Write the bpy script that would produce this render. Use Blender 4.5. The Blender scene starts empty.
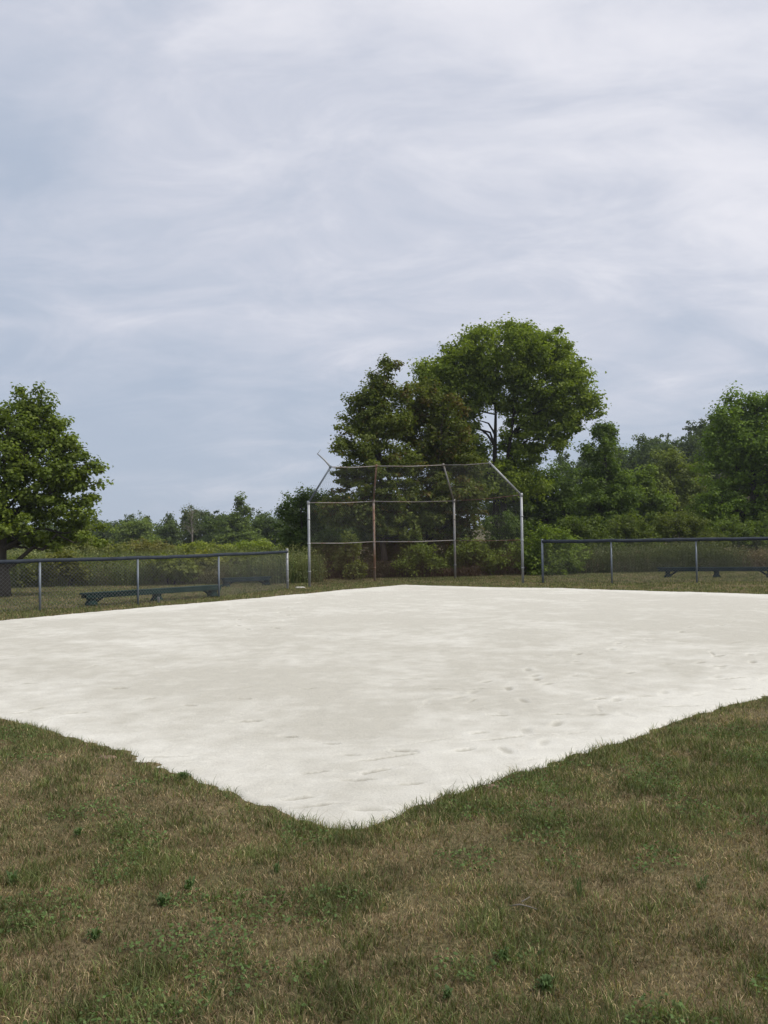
import bpy, math, random
import numpy as np
from mathutils import Matrix, Vector

RNG = np.random.default_rng(7)
random.seed(7)
C = bpy.context.scene.collection
R = math.radians

# ------------------------------------------------------------------ camera
F = 830.0
CAM_H = 1.6
PITCH = math.atan(24.5 / F)
ROLL = R(-0.9)
cam_d = bpy.data.cameras.new('camera')
cam = bpy.data.objects.new('camera', cam_d)
C.objects.link(cam)
rot = Matrix.Rotation(R(90) + PITCH, 3, 'X') @ Matrix.Rotation(ROLL, 3, 'Z')
cam.location = (0, 0, CAM_H)
cam.rotation_euler = rot.to_euler()
cam_d.sensor_fit = 'VERTICAL'
cam_d.sensor_height = 36
cam_d.sensor_width = 27
cam_d.lens = F / 1024 * 36
cam_d.clip_start = 0.05
cam_d.clip_end = 4000
bpy.context.scene.camera = cam


def ground(u, v):
    """world point of the flat ground seen at a photo measurement"""
    d = rot @ Vector(((u - 384) / F, -(v - 512) / F, -1))
    t = -CAM_H / d.z
    return (d.x * t, d.y * t)


def at(u, v, dist):
    """world point at a surveyed distance"""
    d = rot @ Vector(((u - 384) / F, -(v - 512) / F, -1))
    t = dist / d.y
    return np.array((d.x * t, dist, CAM_H + d.z * t))


# ------------------------------------------------------------------ helpers
def tag(o, label=None, cat=None, group=None, kind=None):
    if label: o['label'] = label
    if cat: o['category'] = cat
    if group: o['group'] = group
    if kind: o['kind'] = kind
    return o


def empty(name, loc, label, cat, group=None, rz=0.0):
    o = bpy.data.objects.new(name, None)
    o.empty_display_size = 0.3
    C.objects.link(o)
    o.location = loc
    o.rotation_euler = (0, 0, rz)
    return tag(o, label, cat, group)


def fast_mesh(name, verts, quads=None, tris=None, mat=None, cols=None, smooth=False, parent=None, loc=None):
    verts = np.asarray(verts, dtype=np.float32)
    me = bpy.data.meshes.new(name)
    nq = 0 if quads is None else len(quads)
    nt = 0 if tris is None else len(tris)
    me.vertices.add(len(verts))
    me.vertices.foreach_set('co', verts.ravel())
    idx = []
    if nq: idx.append(np.asarray(quads, dtype=np.int32).ravel())
    if nt: idx.append(np.asarray(tris, dtype=np.int32).ravel())
    idx = np.concatenate(idx)
    me.loops.add(len(idx))
    me.loops.foreach_set('vertex_index', idx)
    me.polygons.add(nq + nt)
    starts = np.concatenate([np.arange(nq) * 4, nq * 4 + np.arange(nt) * 3]).astype(np.int32)
    me.polygons.foreach_set('loop_start', starts)
    if smooth:
        me.polygons.foreach_set('use_smooth', np.ones(nq + nt, dtype=bool))
    if cols is not None:
        a = me.color_attributes.new('Col', 'FLOAT_COLOR', 'POINT')
        c4 = np.ones((len(verts), 4), dtype=np.float32)
        c4[:, :3] = cols
        a.data.foreach_set('color', c4.ravel())
    me.update(calc_edges=True)
    me.validate()
    if mat: me.materials.append(mat)
    o = bpy.data.objects.new(name, me)
    C.objects.link(o)
    if parent is not None: o.parent = parent
    if loc is not None: o.location = loc
    return o


class MB:
    def __init__(s):
        s.v = []; s.q = []; s.t = []; s.n = 0

    def add(s, v, q=(), t=()):
        v = np.asarray(v, float).reshape(-1, 3)
        s.v.append(v)
        if len(q): s.q.append(np.asarray(q) + s.n)
        if len(t): s.t.append(np.asarray(t) + s.n)
        s.n += len(v)

    def tube(s, pts, rad, n=8, cap=True):
        pts = np.asarray(pts, float)
        m = len(pts)
        rad = np.broadcast_to(np.asarray(rad, float), (m,))
        tan = np.gradient(pts, axis=0)
        tan /= np.linalg.norm(tan, axis=1)[:, None] + 1e-9
        ref = np.array((0, 0, 1.)) if abs(tan[0][2]) < .9 else np.array((1., 0, 0))
        a = np.cross(tan, ref); a /= np.linalg.norm(a, axis=1)[:, None] + 1e-9
        b = np.cross(tan, a)
        th = np.arange(n) * 2 * math.pi / n
        v = pts[:, None] + rad[:, None, None] * (np.cos(th)[None, :, None] * a[:, None] + np.sin(th)[None, :, None] * b[:, None])
        q = []
        i = np.arange(n); j = (i + 1) % n
        for k in range(m - 1):
            q.append(np.stack([k * n + i, k * n + j, (k + 1) * n + j, (k + 1) * n + i], 1))
        v = v.reshape(-1, 3)
        t = []
        if cap:
            v = np.vstack([v, pts[0], pts[-1]])
            t.append(np.stack([j, i, np.full(n, m * n)], 1))
            t.append(np.stack([(m - 1) * n + i, (m - 1) * n + j, np.full(n, m * n + 1)], 1))
            s.add(v, np.vstack(q), np.vstack(t))
        else:
            s.add(v, np.vstack(q))

    def box(s, c, size, rz=0.0, rx=0.0, bev=0.0):
        sx, sy, sz = [k / 2 for k in size]
        v = np.array([(x, y, z) for z in (-sz, sz) for y in (-sy, sy) for x in (-sx, sx)])
        if rx:
            cx, s_x = math.cos(rx), math.sin(rx)
            v = np.stack([v[:, 0] * cx + v[:, 2] * s_x, v[:, 1], -v[:, 0] * s_x + v[:, 2] * cx], 1)
        cz, s_z = math.cos(rz), math.sin(rz)
        v = np.stack([v[:, 0] * cz - v[:, 1] * s_z, v[:, 0] * s_z + v[:, 1] * cz, v[:, 2]], 1) + np.asarray(c)
        s.add(v, [(0, 2, 3, 1), (4, 5, 7, 6), (0, 1, 5, 4), (2, 6, 7, 3), (0, 4, 6, 2), (1, 3, 7, 5)])

    def prism(s, prof, y0, y1):
        """profile of (x, z) points extruded along y; convex-ish slices as quads"""
        n = len(prof)
        v = [(x, y0, z) for x, z in prof] + [(x, y1, z) for x, z in prof]
        q = [(i, (i + 1) % n, n + (i + 1) % n, n + i) for i in range(n)]
        h = n // 2
        for i in range(h - 1):
            q.append((i, n - 1 - i, n - 2 - i, i + 1))
            q.append((n + i, n + i + 1, 2 * n - 2 - i, 2 * n - 1 - i))
        s.add(v, q)

    def build(s, name, mat, parent=None, smooth=False, loc=None, bevel=0):
        o = fast_mesh(name, np.vstack(s.v), np.vstack(s.q) if s.q else None, np.vstack(s.t) if s.t else None,
                      mat, smooth=smooth, parent=parent, loc=loc)
        if bevel:
            b = o.modifiers.new('bevel', 'BEVEL'); b.width = bevel; b.segments = 2; b.limit_method = 'ANGLE'
        return o


# value noise in numpy
_P = RNG.random((256, 256))


def vnoise(x, y, seed=0):
    x = x + seed * 17.31; y = y + seed * 9.7
    xi = np.floor(x).astype(int); yi = np.floor(y).astype(int)
    fx = x - xi; fy = y - yi
    fx = fx * fx * (3 - 2 * fx); fy = fy * fy * (3 - 2 * fy)
    g = lambda a, b: _P[a & 255, b & 255]
    return (g(xi, yi) * (1 - fx) + g(xi + 1, yi) * fx) * (1 - fy) + (g(xi, yi + 1) * (1 - fx) + g(xi + 1, yi + 1) * fx) * fy


def fbm(x, y, o=4, seed=0):
    s = 0; a = 1; t = 0
    for k in range(o):
        s = s + a * vnoise(x * 2 ** k, y * 2 ** k, seed + k * 3); t += a; a *= .5
    return s / t


def inside(px, py, poly):
    poly = np.asarray(poly); r = np.zeros(px.shape, bool); n = len(poly)
    for i in range(n):
        x1, y1 = poly[i]; x2, y2 = poly[(i + 1) % n]
        c = ((y1 > py) != (y2 > py)) & (px < (x2 - x1) * (py - y1) / (y2 - y1 + 1e-12) + x1)
        r ^= c
    return r


def sdist(px, py, poly):
    """signed distance, positive inside"""
    poly = np.asarray(poly); n = len(poly)
    d = np.full(px.shape, 1e9)
    for i in range(n):
        a = poly[i]; b = poly[(i + 1) % n]; ab = b - a
        t = np.clip(((px - a[0]) * ab[0] + (py - a[1]) * ab[1]) / (ab @ ab), 0, 1)
        d = np.minimum(d, np.hypot(px - a[0] - t * ab[0], py - a[1] - t * ab[1]))
    return np.where(inside(px, py, poly), d, -d)


# ------------------------------------------------------------------ materials
def new_mat(name):
    m = bpy.data.materials.new(name); m.use_nodes = True
    nt = m.node_tree; nt.nodes.clear()
    return m, nt, nt.nodes, nt.links


def N(nodes, t, **kw):
    n = nodes.new(t)
    for k, v in kw.items():
        if k.startswith('i_'):
            n.inputs[k[2:].replace('_', ' ')].default_value = v
        else:
            setattr(n, k, v)
    return n


def ramp(nodes, stops):
    r = nodes.new('ShaderNodeValToRGB')
    e = r.color_ramp.elements
    while len(e) < len(stops): e.new(0.5)
    for k, (p, c) in enumerate(stops):
        e[k].position = p; e[k].color = (*c, 1) if len(c) == 3 else c
    return r


def leaf_mat(name, trans=0.42, gloss=0.03):
    m, nt, n, l = new_mat(name)
    at_ = N(n, 'ShaderNodeAttribute', attribute_name='Col')
    tc = N(n, 'ShaderNodeTexCoord')
    no = N(n, 'ShaderNodeTexNoise'); no.inputs['Scale'].default_value = 9
    l.new(tc.outputs['Object'], no.inputs['Vector'])
    mr = N(n, 'ShaderNodeMapRange'); mr.inputs['To Min'].default_value = .75; mr.inputs['To Max'].default_value = 1.25
    l.new(no.outputs['Fac'], mr.inputs['Value'])
    vm = N(n, 'ShaderNodeVectorMath', operation='SCALE')
    l.new(at_.outputs['Color'], vm.inputs[0]); l.new(mr.outputs['Result'], vm.inputs['Scale'])
    d = N(n, 'ShaderNodeBsdfDiffuse'); t = N(n, 'ShaderNodeBsdfTranslucent'); g = N(n, 'ShaderNodeBsdfGlossy')
    g.inputs['Roughness'].default_value = .6; g.inputs['Color'].default_value = (.5, .5, .5, 1)
    l.new(vm.outputs[0], d.inputs['Color'])
    tm = N(n, 'ShaderNodeVectorMath', operation='MULTIPLY'); tm.inputs[1].default_value = (1.3, 1.35, .5)
    l.new(vm.outputs[0], tm.inputs[0]); l.new(tm.outputs[0], t.inputs['Color'])
    m1 = N(n, 'ShaderNodeMixShader'); m1.inputs[0].default_value = trans
    l.new(d.outputs[0], m1.inputs[1]); l.new(t.outputs[0], m1.inputs[2])
    m2 = N(n, 'ShaderNodeMixShader'); m2.inputs[0].default_value = gloss
    l.new(m1.outputs[0], m2.inputs[1]); l.new(g.outputs[0], m2.inputs[2])
    o = N(n, 'ShaderNodeOutputMaterial'); l.new(m2.outputs[0], o.inputs[0])
    return m


def noise_mat(name, stops, scale=8, rough=.8, metallic=0.0, bump=0.0, bscale=40, detail=6, stretch=(1, 1, 1), spec=.5):
    m, nt, n, l = new_mat(name)
    tc = N(n, 'ShaderNodeTexCoord')
    mp = N(n, 'ShaderNodeMapping'); mp.inputs['Scale'].default_value = stretch
    l.new(tc.outputs['Object'], mp.inputs['Vector'])
    no = N(n, 'ShaderNodeTexNoise'); no.inputs['Scale'].default_value = scale; no.inputs['Detail'].default_value = detail
    no.inputs['Roughness'].default_value = .65
    l.new(mp.outputs[0], no.inputs['Vector'])
    rp = ramp(n, stops); l.new(no.outputs['Fac'], rp.inputs[0])
    b = N(n, 'ShaderNodeBsdfPrincipled'); l.new(rp.outputs[0], b.inputs['Base Color'])
    b.inputs['Roughness'].default_value = rough; b.inputs['Metallic'].default_value = metallic
    b.inputs['Specular IOR Level'].default_value = spec
    if bump:
        n2 = N(n, 'ShaderNodeTexNoise'); n2.inputs['Scale'].default_value = bscale; n2.inputs['Detail'].default_value = 5
        l.new(mp.outputs[0], n2.inputs['Vector'])
        bp = N(n, 'ShaderNodeBump'); bp.inputs['Strength'].default_value = bump; bp.inputs['Distance'].default_value = .02
        l.new(n2.outputs['Fac'], bp.inputs['Height']); l.new(bp.outputs[0], b.inputs['Normal'])
    o = N(n, 'ShaderNodeOutputMaterial'); l.new(b.outputs[0], o.inputs[0])
    return m


M_leaf = leaf_mat('foliage')
M_grass = leaf_mat('grass_blades', .25, .03)
M_bark = noise_mat('bark', [(.3, (.028, .024, .019)), (.7, (.07, .06, .048))], 6, .9, bump=.6, bscale=20, stretch=(1, 1, .25))
M_darkbark = noise_mat('dark_bark', [(.3, (.012, .011, .009)), (.7, (.035, .03, .025))], 6, .95, bump=.6, bscale=20, stretch=(1, 1, .25), spec=.1)
M_paleb = noise_mat('pale_bark', [(.3, (.13, .12, .10)), (.7, (.24, .22, .19))], 6, .9)
M_galv = noise_mat('galvanised_steel', [(.3, (.22, .235, .25)), (.7, (.42, .44, .46))], 5, .55, .35, stretch=(1, 1, .4))
M_dullgalv = noise_mat('dull_blue_steel', [(.3, (.10, .125, .15)), (.7, (.19, .22, .26))], 5, .55, .3, stretch=(1, 1, .4))
M_wire = noise_mat('wire', [(.3, (.09, .095, .095)), (.7, (.19, .195, .195))], 3, .6, .3)
M_rustwire = noise_mat('rusted_wire', [(.3, (.05, .03, .02)), (.7, (.12, .07, .045))], 3, .8)
M_cap = noise_mat('dark_plastic_cap', [(.3, (.018, .024, .035)), (.7, (.04, .05, .066))], 5, .7, spec=.15)
M_rust = noise_mat('rusty_steel', [(.34, (.26, .25, .24)), (.46, (.20, .13, .09)), (.6, (.15, .065, .03))], 3.5, .7, .1, stretch=(1, 1, .35))
M_rustlow = noise_mat('weathered_steel', [(.35, (.24, .245, .25)), (.5, (.24, .22, .19)), (.65, (.17, .115, .08))], 3, .65, .2, stretch=(1, 1, .4))
M_green = noise_mat('green_paint', [(.3, (.007, .026, .025)), (.6, (.012, .040, .036)), (.8, (.03, .05, .045))], 9, .8, spec=.15, bump=.15, bscale=30)
M_navy = noise_mat('dark_blue_paint', [(.3, (.006, .018, .024)), (.7, (.012, .03, .038))], 9, .85, spec=.1, bump=.15, bscale=30)
M_white = noise_mat('dusty_white_rubber', [(.3, (.4, .39, .36)), (.7, (.62, .61, .57))], 15, .7)
M_stone = noise_mat('reddish_soil', [(.3, (.17, .12, .085)), (.7, (.27, .19, .14))], 18, .95, bump=.6, bscale=40)

# soil / turf below the blades
M_turf, nt, n, l = new_mat('turf')
geo = N(n, 'ShaderNodeNewGeometry')
n1 = N(n, 'ShaderNodeTexNoise'); n1.inputs['Scale'].default_value = 1.1; n1.inputs['Detail'].default_value = 8; n1.inputs['Roughness'].default_value = .7
n2 = N(n, 'ShaderNodeTexNoise'); n2.inputs['Scale'].default_value = 38; n2.inputs['Detail'].default_value = 6
l.new(geo.outputs['Position'], n1.inputs['Vector']); l.new(geo.outputs['Position'], n2.inputs['Vector'])
r1 = ramp(n, [(.36, (.075, .08, .034)), (.5, (.12, .105, .055)), (.66, (.19, .15, .09))]); l.new(n1.outputs['Fac'], r1.inputs[0])
mr = N(n, 'ShaderNodeMapRange'); mr.inputs['To Min'].default_value = .45; mr.inputs['To Max'].default_value = 1.5
mr.inputs['From Min'].default_value = .25; mr.inputs['From Max'].default_value = .75
l.new(n2.outputs['Fac'], mr.inputs['Value'])
vm = N(n, 'ShaderNodeVectorMath', operation='SCALE'); l.new(r1.outputs[0], vm.inputs[0]); l.new(mr.outputs[0], vm.inputs['Scale'])
b = N(n, 'ShaderNodeBsdfPrincipled'); b.inputs['Roughness'].default_value = .95; b.inputs['Specular IOR Level'].default_value = .1
l.new(vm.outputs[0], b.inputs['Base Color'])
bp = N(n, 'ShaderNodeBump'); bp.inputs['Strength'].default_value = .9; bp.inputs['Distance'].default_value = .03
l.new(n2.outputs['Fac'], bp.inputs['Height']); l.new(bp.outputs[0], b.inputs['Normal'])
o = N(n, 'ShaderNodeOutputMaterial'); l.new(b.outputs[0], o.inputs[0])

# sand
M_sand, nt, n, l = new_mat('pale_sand')
geo = N(n, 'ShaderNodeNewGeometry')
att = N(n, 'ShaderNodeAttribute', attribute_name='Col')
n2 = N(n, 'ShaderNodeTexNoise'); n2.inputs['Scale'].default_value = 55; n2.inputs['Detail'].default_value = 8; n2.inputs['Roughness'].default_value = .7
n3 = N(n, 'ShaderNodeTexNoise'); n3.inputs['Scale'].default_value = 6; n3.inputs['Detail'].default_value = 10; n3.inputs['Roughness'].default_value = .7
mp = N(n, 'ShaderNodeMapping'); mp.inputs['Scale'].default_value = (1, 1.3, 1)
l.new(geo.outputs['Position'], n2.inputs['Vector']); l.new(geo.outputs['Position'], mp.inputs['Vector']); l.new(mp.outputs[0], n3.inputs['Vector'])
mr = N(n, 'ShaderNodeMapRange'); mr.inputs['From Min'].default_value = .3; mr.inputs['From Max'].default_value = .7
mr.inputs['To Min'].default_value = .88; mr.inputs['To Max'].default_value = 1.09
l.new(n2.outputs['Fac'], mr.inputs['Value'])
mr3 = N(n, 'ShaderNodeMapRange'); mr3.inputs['From Min'].default_value = .3; mr3.inputs['From Max'].default_value = .7
mr3.inputs['To Min'].default_value = .95; mr3.inputs['To Max'].default_value = 1.05
l.new(n3.outputs['Fac'], mr3.inputs['Value'])
mm = N(n, 'ShaderNodeMath', operation='MULTIPLY'); l.new(mr.outputs[0], mm.inputs[0]); l.new(mr3.outputs[0], mm.inputs[1])
vm = N(n, 'ShaderNodeVectorMath', operation='SCALE'); l.new(att.outputs['Color'], vm.inputs[0]); l.new(mm.outputs[0], vm.inputs['Scale'])
b = N(n, 'ShaderNodeBsdfPrincipled'); b.inputs['Roughness'].default_value = .95; b.inputs['Specular IOR Level'].default_value = .15
l.new(vm.outputs[0], b.inputs['Base Color'])
ad = N(n, 'ShaderNodeMath', operation='ADD'); l.new(n2.outputs['Fac'], ad.inputs[0]); l.new(n3.outputs['Fac'], ad.inputs[1])
bp = N(n, 'ShaderNodeBump'); bp.inputs['Strength'].default_value = .6; bp.inputs['Distance'].default_value = .015
l.new(ad.outputs[0], bp.inputs['Height']); l.new(bp.outputs[0], b.inputs['Normal'])
o = N(n, 'ShaderNodeOutputMaterial'); l.new(b.outputs[0], o.inputs[0])

# ------------------------------------------------------------------ ground
near_px = [(0, 720), (60, 736), (120, 757), (180, 779), (235, 800), (290, 821), (322, 829), (346, 831), (372, 826),
           (400, 818), (430, 806), (500, 781), (560, 763), (620, 745), (690, 720), (768, 699)]
far_px = [(768, 594.5), (640, 591), (560, 588.5), (480, 587.2), (440, 586.2), (405, 585), (380, 587), (340, 590), (305, 594), (200, 603), (100, 611.5), (0, 621)]
poly = [ground(*p) for p in near_px] + [(13.2, 16.6)] + [ground(*p) for p in far_px] + [(-10.9, 13.6)]
poly = np.array(poly)

xs = np.concatenate([-np.geomspace(900, 20, 20), np.linspace(-18, 18, 145), np.geomspace(20, 900, 20)])
ys = np.concatenate([np.linspace(-30, 2, 12), np.linspace(2.25, 34, 128), np.geomspace(36, 1500, 30)])
gx, gy = np.meshgrid(xs, ys)
gz = np.where(sdist(gx, gy, poly) > .7, -.09, 0.0)      # a shallow bed under the sand
v = np.stack([gx, gy, gz], -1).reshape(-1, 3)
ny, nx = gx.shape
i, j = np.meshgrid(np.arange(nx - 1), np.arange(ny - 1))
q = np.stack([j * nx + i, j * nx + i + 1, (j + 1) * nx + i + 1, (j + 1) * nx + i], -1).reshape(-1, 4)
tag(fast_mesh('ground', v, q, mat=M_turf, smooth=True), kind='structure')


def hill_z(x, y):
    # wooded rise far behind on the right
    a = np.clip((x - 12) / 40, 0, 1); a = a * a * (3 - 2 * a)
    c = np.clip((y - 62) / 45, 0, 1); c = c * c * (3 - 2 * c)
    return 11 * a * c


hx, hy = np.meshgrid(np.linspace(12, 220, 60), np.linspace(62, 260, 50))
hz = hill_z(hx, hy) + .02 * ((hx > 12.1) & (hy > 62.1)) - .02
v = np.stack([hx, hy, hz], -1).reshape(-1, 3)
ny, nx = hx.shape
i, j = np.meshgrid(np.arange(nx - 1), np.arange(ny - 1))
q = np.stack([j * nx + i, j * nx + i + 1, (j + 1) * nx + i + 1, (j + 1) * nx + i], -1).reshape(-1, 4)
tag(fast_mesh('hill', v, q, mat=M_turf, smooth=True), kind='structure')

# ------------------------------------------------------------------ sand infield
st = .024
sx = np.arange(poly[:, 0].min() - .2, poly[:, 0].max() + .2, st)
sy = np.arange(poly[:, 1].min() - .2, poly[:, 1].max() + .2, st)
gx, gy = np.meshgrid(sx, sy)
sd = sdist(gx, gy, poly)
edge = sd + (fbm(gx * 1.3, gy * 1.3, 4, 5) - .5) * .16 + (fbm(gx * 7, gy * 7, 4, 6) - .5) * .14
k = np.clip((edge + .06) / .16, 0, 1); k = k * k * (3 - 2 * k)
z = -.05 + k * (.064 + .020 * (fbm(gx * .6, gy * .6, 3, 2) - .5) + .009 * (fbm(gx * 4, gy * 4, 3, 3) - .5) + .005 * (np.abs(fbm(gx * 9, gy * 9, 2, 13) - .5) * 2) ** 2)
marks = np.zeros_like(z); loose = np.zeros_like(z)


def stamp(cx, cy, ang, L, W, depth, rim, soft=1.0):
    r = L * 1.6
    i0 = max(int((cx - r - sx[0]) / st), 0); i1 = min(int((cx + r - sx[0]) / st) + 1, len(sx))
    j0 = max(int((cy - r - sy[0]) / st), 0); j1 = min(int((cy + r - sy[0]) / st) + 1, len(sy))
    if i1 - i0 < 2 or j1 - j0 < 2: return
    X = gx[j0:j1, i0:i1] - cx; Y = gy[j0:j1, i0:i1] - cy
    a = X * math.cos(ang) + Y * math.sin(ang); b_ = -X * math.sin(ang) + Y * math.cos(ang)
    e = np.sqrt((a / L) ** 2 + ((b_ - .12 * L * np.sin(a / L * 2)) / W) ** 2)
    marks[j0:j1, i0:i1] += -.62 * depth * np.exp(-e ** 4 * .8) + .5 * rim * np.exp(-((e - 1.5) / .35) ** 2) * (b_ > 0)
    loose[j0:j1, i0:i1] += .22 * np.exp(-((e - 1.3) / .7) ** 2)


# single scuffs read from the photograph, then trails of footprints
for (u, v_) in [(458, 790), (412, 786), (352, 757), (360, 782), (250, 722), (150, 700), (190, 707), (500, 717), (700, 634),
                (560, 716), (630, 740), (596, 716), (480, 735), (430, 706), (405, 753), (465, 752), (120, 690), (668, 665), (720, 667),
                (440, 690), (332, 745), (290, 738), (520, 770), (300, 800), (372, 812), (245, 700), (310, 690), (655, 634), (740, 690), (600, 700)]:
    x, y = ground(u, v_)
    stamp(x, y, random.uniform(-.5, .35), random.uniform(.06, .13), random.uniform(.016, .032), random.uniform(.018, .03), .014)
for tr in range(9):
    a = random.uniform(0, 2 * math.pi); x = random.uniform(-5, 6); y = random.uniform(8, 20)
    if tr < 5: x = random.uniform(-1.5, 2.5); y = random.uniform(5.5, 8); a = random.uniform(.3, 1.2)
    for s_ in range(14):
        a += random.uniform(-.12, .12)
        x += .62 * math.cos(a); y += .62 * math.sin(a)
        o_ = .1 * (1 if s_ % 2 else -1)
        if random.random() < .75:
            stamp(x - o_ * math.sin(a), y + o_ * math.cos(a), a + random.uniform(-.2, .2), .12, .045, random.uniform(.008, .018), random.uniform(.004, .009))
for k_ in range(60):      # rake and drag scrapes
    u = random.uniform(0, 768) if random.random() < .5 else random.gauss(520, 110); v_ = random.uniform(620, 810)
    x, y = ground(u, v_); a = random.uniform(-.25, .35) + (0 if random.random() < .7 else .9)
    L = random.uniform(.10, .32)
    stamp(x, y, a, L, random.uniform(.014, .024), random.uniform(.008, .022), .008)
inn = np.clip((edge - .05) / .2, 0, 1)
z = z + (np.maximum(marks, -.03) + .003 * (RNG.random(z.shape) - .5)) * inn
z = np.where((edge > .12) & (sd < 1.3), np.maximum(z, .004), z)
# loose pale powder against damp packed sand: a stain with a shape of its own
dry = fbm(gx * .34 + gy * .12, gy * .34 - gx * .1, 5, 11) - .5
dry2 = fbm(gx * 1.7, gy * 1.9, 5, 23) - .5
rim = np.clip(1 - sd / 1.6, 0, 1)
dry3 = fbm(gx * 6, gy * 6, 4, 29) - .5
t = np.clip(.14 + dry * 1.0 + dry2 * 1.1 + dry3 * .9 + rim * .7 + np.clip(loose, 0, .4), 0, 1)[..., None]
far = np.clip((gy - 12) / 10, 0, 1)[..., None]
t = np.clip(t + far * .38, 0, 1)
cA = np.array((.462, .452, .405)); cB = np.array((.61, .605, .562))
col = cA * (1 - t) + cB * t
scuff_shade = np.clip((-marks - .004) / .008, 0, 1) * inn      # shade in the scuff hollows, painted into the sand colour
col = col * (1 - scuff_shade[..., None] * (.34, .35, .38))
keepv = sd > -.35
fy, fx = gx.shape
i, j = np.meshgrid(np.arange(fx - 1), np.arange(fy - 1))
kf = keepv[:-1, :-1] & keepv[1:, 1:]
q = np.stack([j * fx + i, j * fx + i + 1, (j + 1) * fx + i + 1, (j + 1) * fx + i], -1)[kf]
used = np.zeros(fx * fy, bool); used[q.ravel()] = True
remap = np.cumsum(used) - 1
v = np.stack([gx, gy, z], -1).reshape(-1, 3)[used]
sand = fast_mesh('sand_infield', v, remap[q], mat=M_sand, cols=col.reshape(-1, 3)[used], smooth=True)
tag(sand, kind='structure')


def edge_at(x, y):
    return sdist(x, y, poly) + (fbm(x * 1.3, y * 1.3, 4, 5) - .5) * .16 + (fbm(x * 7, y * 7, 4, 6) - .5) * .14


# ------------------------------------------------------------------ grass
def blades(x, y, L, W, lean, cols, seed=0, z0=0.0):
    n_ = len(x)
    rg = np.random.default_rng(seed)
    th = rg.random(n_) * 2 * math.pi
    ph = rg.random(n_) * 2 * math.pi
    wx = np.cos(th) * W / 2; wy = np.sin(th) * W / 2
    dx = np.cos(ph) * lean; dy = np.sin(ph) * lean
    h = L * np.sqrt(np.clip(1 - (lean / L) ** 2 * .9, .02, 1))
    v = np.empty((n_, 5, 3), np.float32)
    v[:, 0] = np.stack([x - wx, y - wy, np.full(n_, z0 - .004)], 1)
    v[:, 1] = np.stack([x + wx, y + wy, np.full(n_, z0 - .004)], 1)
    v[:, 2] = np.stack([x + wx * .8 + dx * .35, y + wy * .8 + dy * .35, z0 + h * .62], 1)
    v[:, 3] = np.stack([x - wx * .8 + dx * .35, y - wy * .8 + dy * .35, z0 + h * .62], 1)
    v[:, 4] = np.stack([x + dx, y + dy, z0 + h], 1)
    b_ = np.arange(n_)[:, None] * 5
    return v.reshape(-1, 3), b_ + np.array([[0, 1, 2, 3]]), b_ + np.array([[3, 2, 4]]), np.repeat(cols, 5, 0)


GREEN = np.array((.075, .095, .032)); GREEN2 = np.array((.140, .165, .062))
STRAW = np.array((.46, .37, .23)); BROWN = np.array((.13, .09, .05))


def patch(x, y):
    return fbm(x * .6, y * .6, 4, 31) * .45 + fbm(x * 3.1, y * 3.1, 4, 41) * .55


def grass_field(name, label, regions, seed):
    V = []; Q = []; T = []; CO = []; off = 0
    for (n_, fx_, Lr, Wr, greenish) in regions:
        rg = np.random.default_rng(seed + int(n_))
        x, y = fx_(rg, n_)
        e = edge_at(x, y)
        over = rg.random(len(x))
        keep = e < .02 + .05 * over ** 3
        x = x[keep]; y = y[keep]; e = e[keep]
        p = patch(x, y) + rg.normal(0, .05, len(x)) + greenish
        near_e = np.exp(-(e / .22) ** 2)
        dens = .55 + .45 * np.clip((p - .38) / .2, 0, 1)
        kk = rg.random(len(x)) < np.maximum(dens, near_e)
        x = x[kk]; y = y[kk]; p = p[kk]; near_e = near_e[kk]; m_ = len(x)
        tf = vnoise(x * 11, y * 11, 51) * .6 + vnoise(x * 27, y * 27, 52) * .4
        p = p + (tf - .5) * .30
        pg = np.clip((p - .485) / .22, .12, .70); pg = np.maximum(pg, near_e * .5)
        u1 = rg.random(m_); u2 = rg.random((m_, 1)); u3 = rg.random(m_)
        colg = GREEN * (1 - u2) + GREEN2 * u2
        u4 = u2 ** 2
        cold = BROWN * (1 - u4) + STRAW * u4
        isg = u1 < pg
        co = np.where(isg[:, None], colg, cold) * (.5 + 1.1 * rg.random((m_, 1))) * (.72 + .62 * vnoise(x * 5.5, y * 5.5, 77))[:, None] * 1.05
        L = rg.uniform(*Lr, m_) * (.55 + .95 * tf) * np.where(isg, 1.0, .8) * (1 + .15 * near_e) * (.75 + .5 * np.clip((p - .35) / .3, 0, 1))
        W = rg.uniform(*Wr, m_) * np.where(isg, 1.0, .75)
        lean = L * np.where(isg, rg.uniform(.3, .98, m_), rg.uniform(.6, 1.02, m_))
        a, q_, t_, c_ = blades(x, y, L, W, lean, co, seed + 5)
        V.append(a); Q.append(q_ + off); T.append(t_ + off); CO.append(c_); off += len(a)
    return tag(fast_mesh(name, np.vstack(V), np.vstack(Q), np.vstack(T), M_grass, np.vstack(CO)), label, 'grass', kind='stuff')


def wedge(y0, y1, marg, pw):
    def f(rg, n_):
        # more blades close to the viewer
        y = (y0 ** pw + rg.random(n_) * (y1 ** pw - y0 ** pw)) ** (1 / pw)
        x = (rg.random(n_) * 2 - 1) * (y * .50 + marg)
        return x, y
    return f


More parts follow.
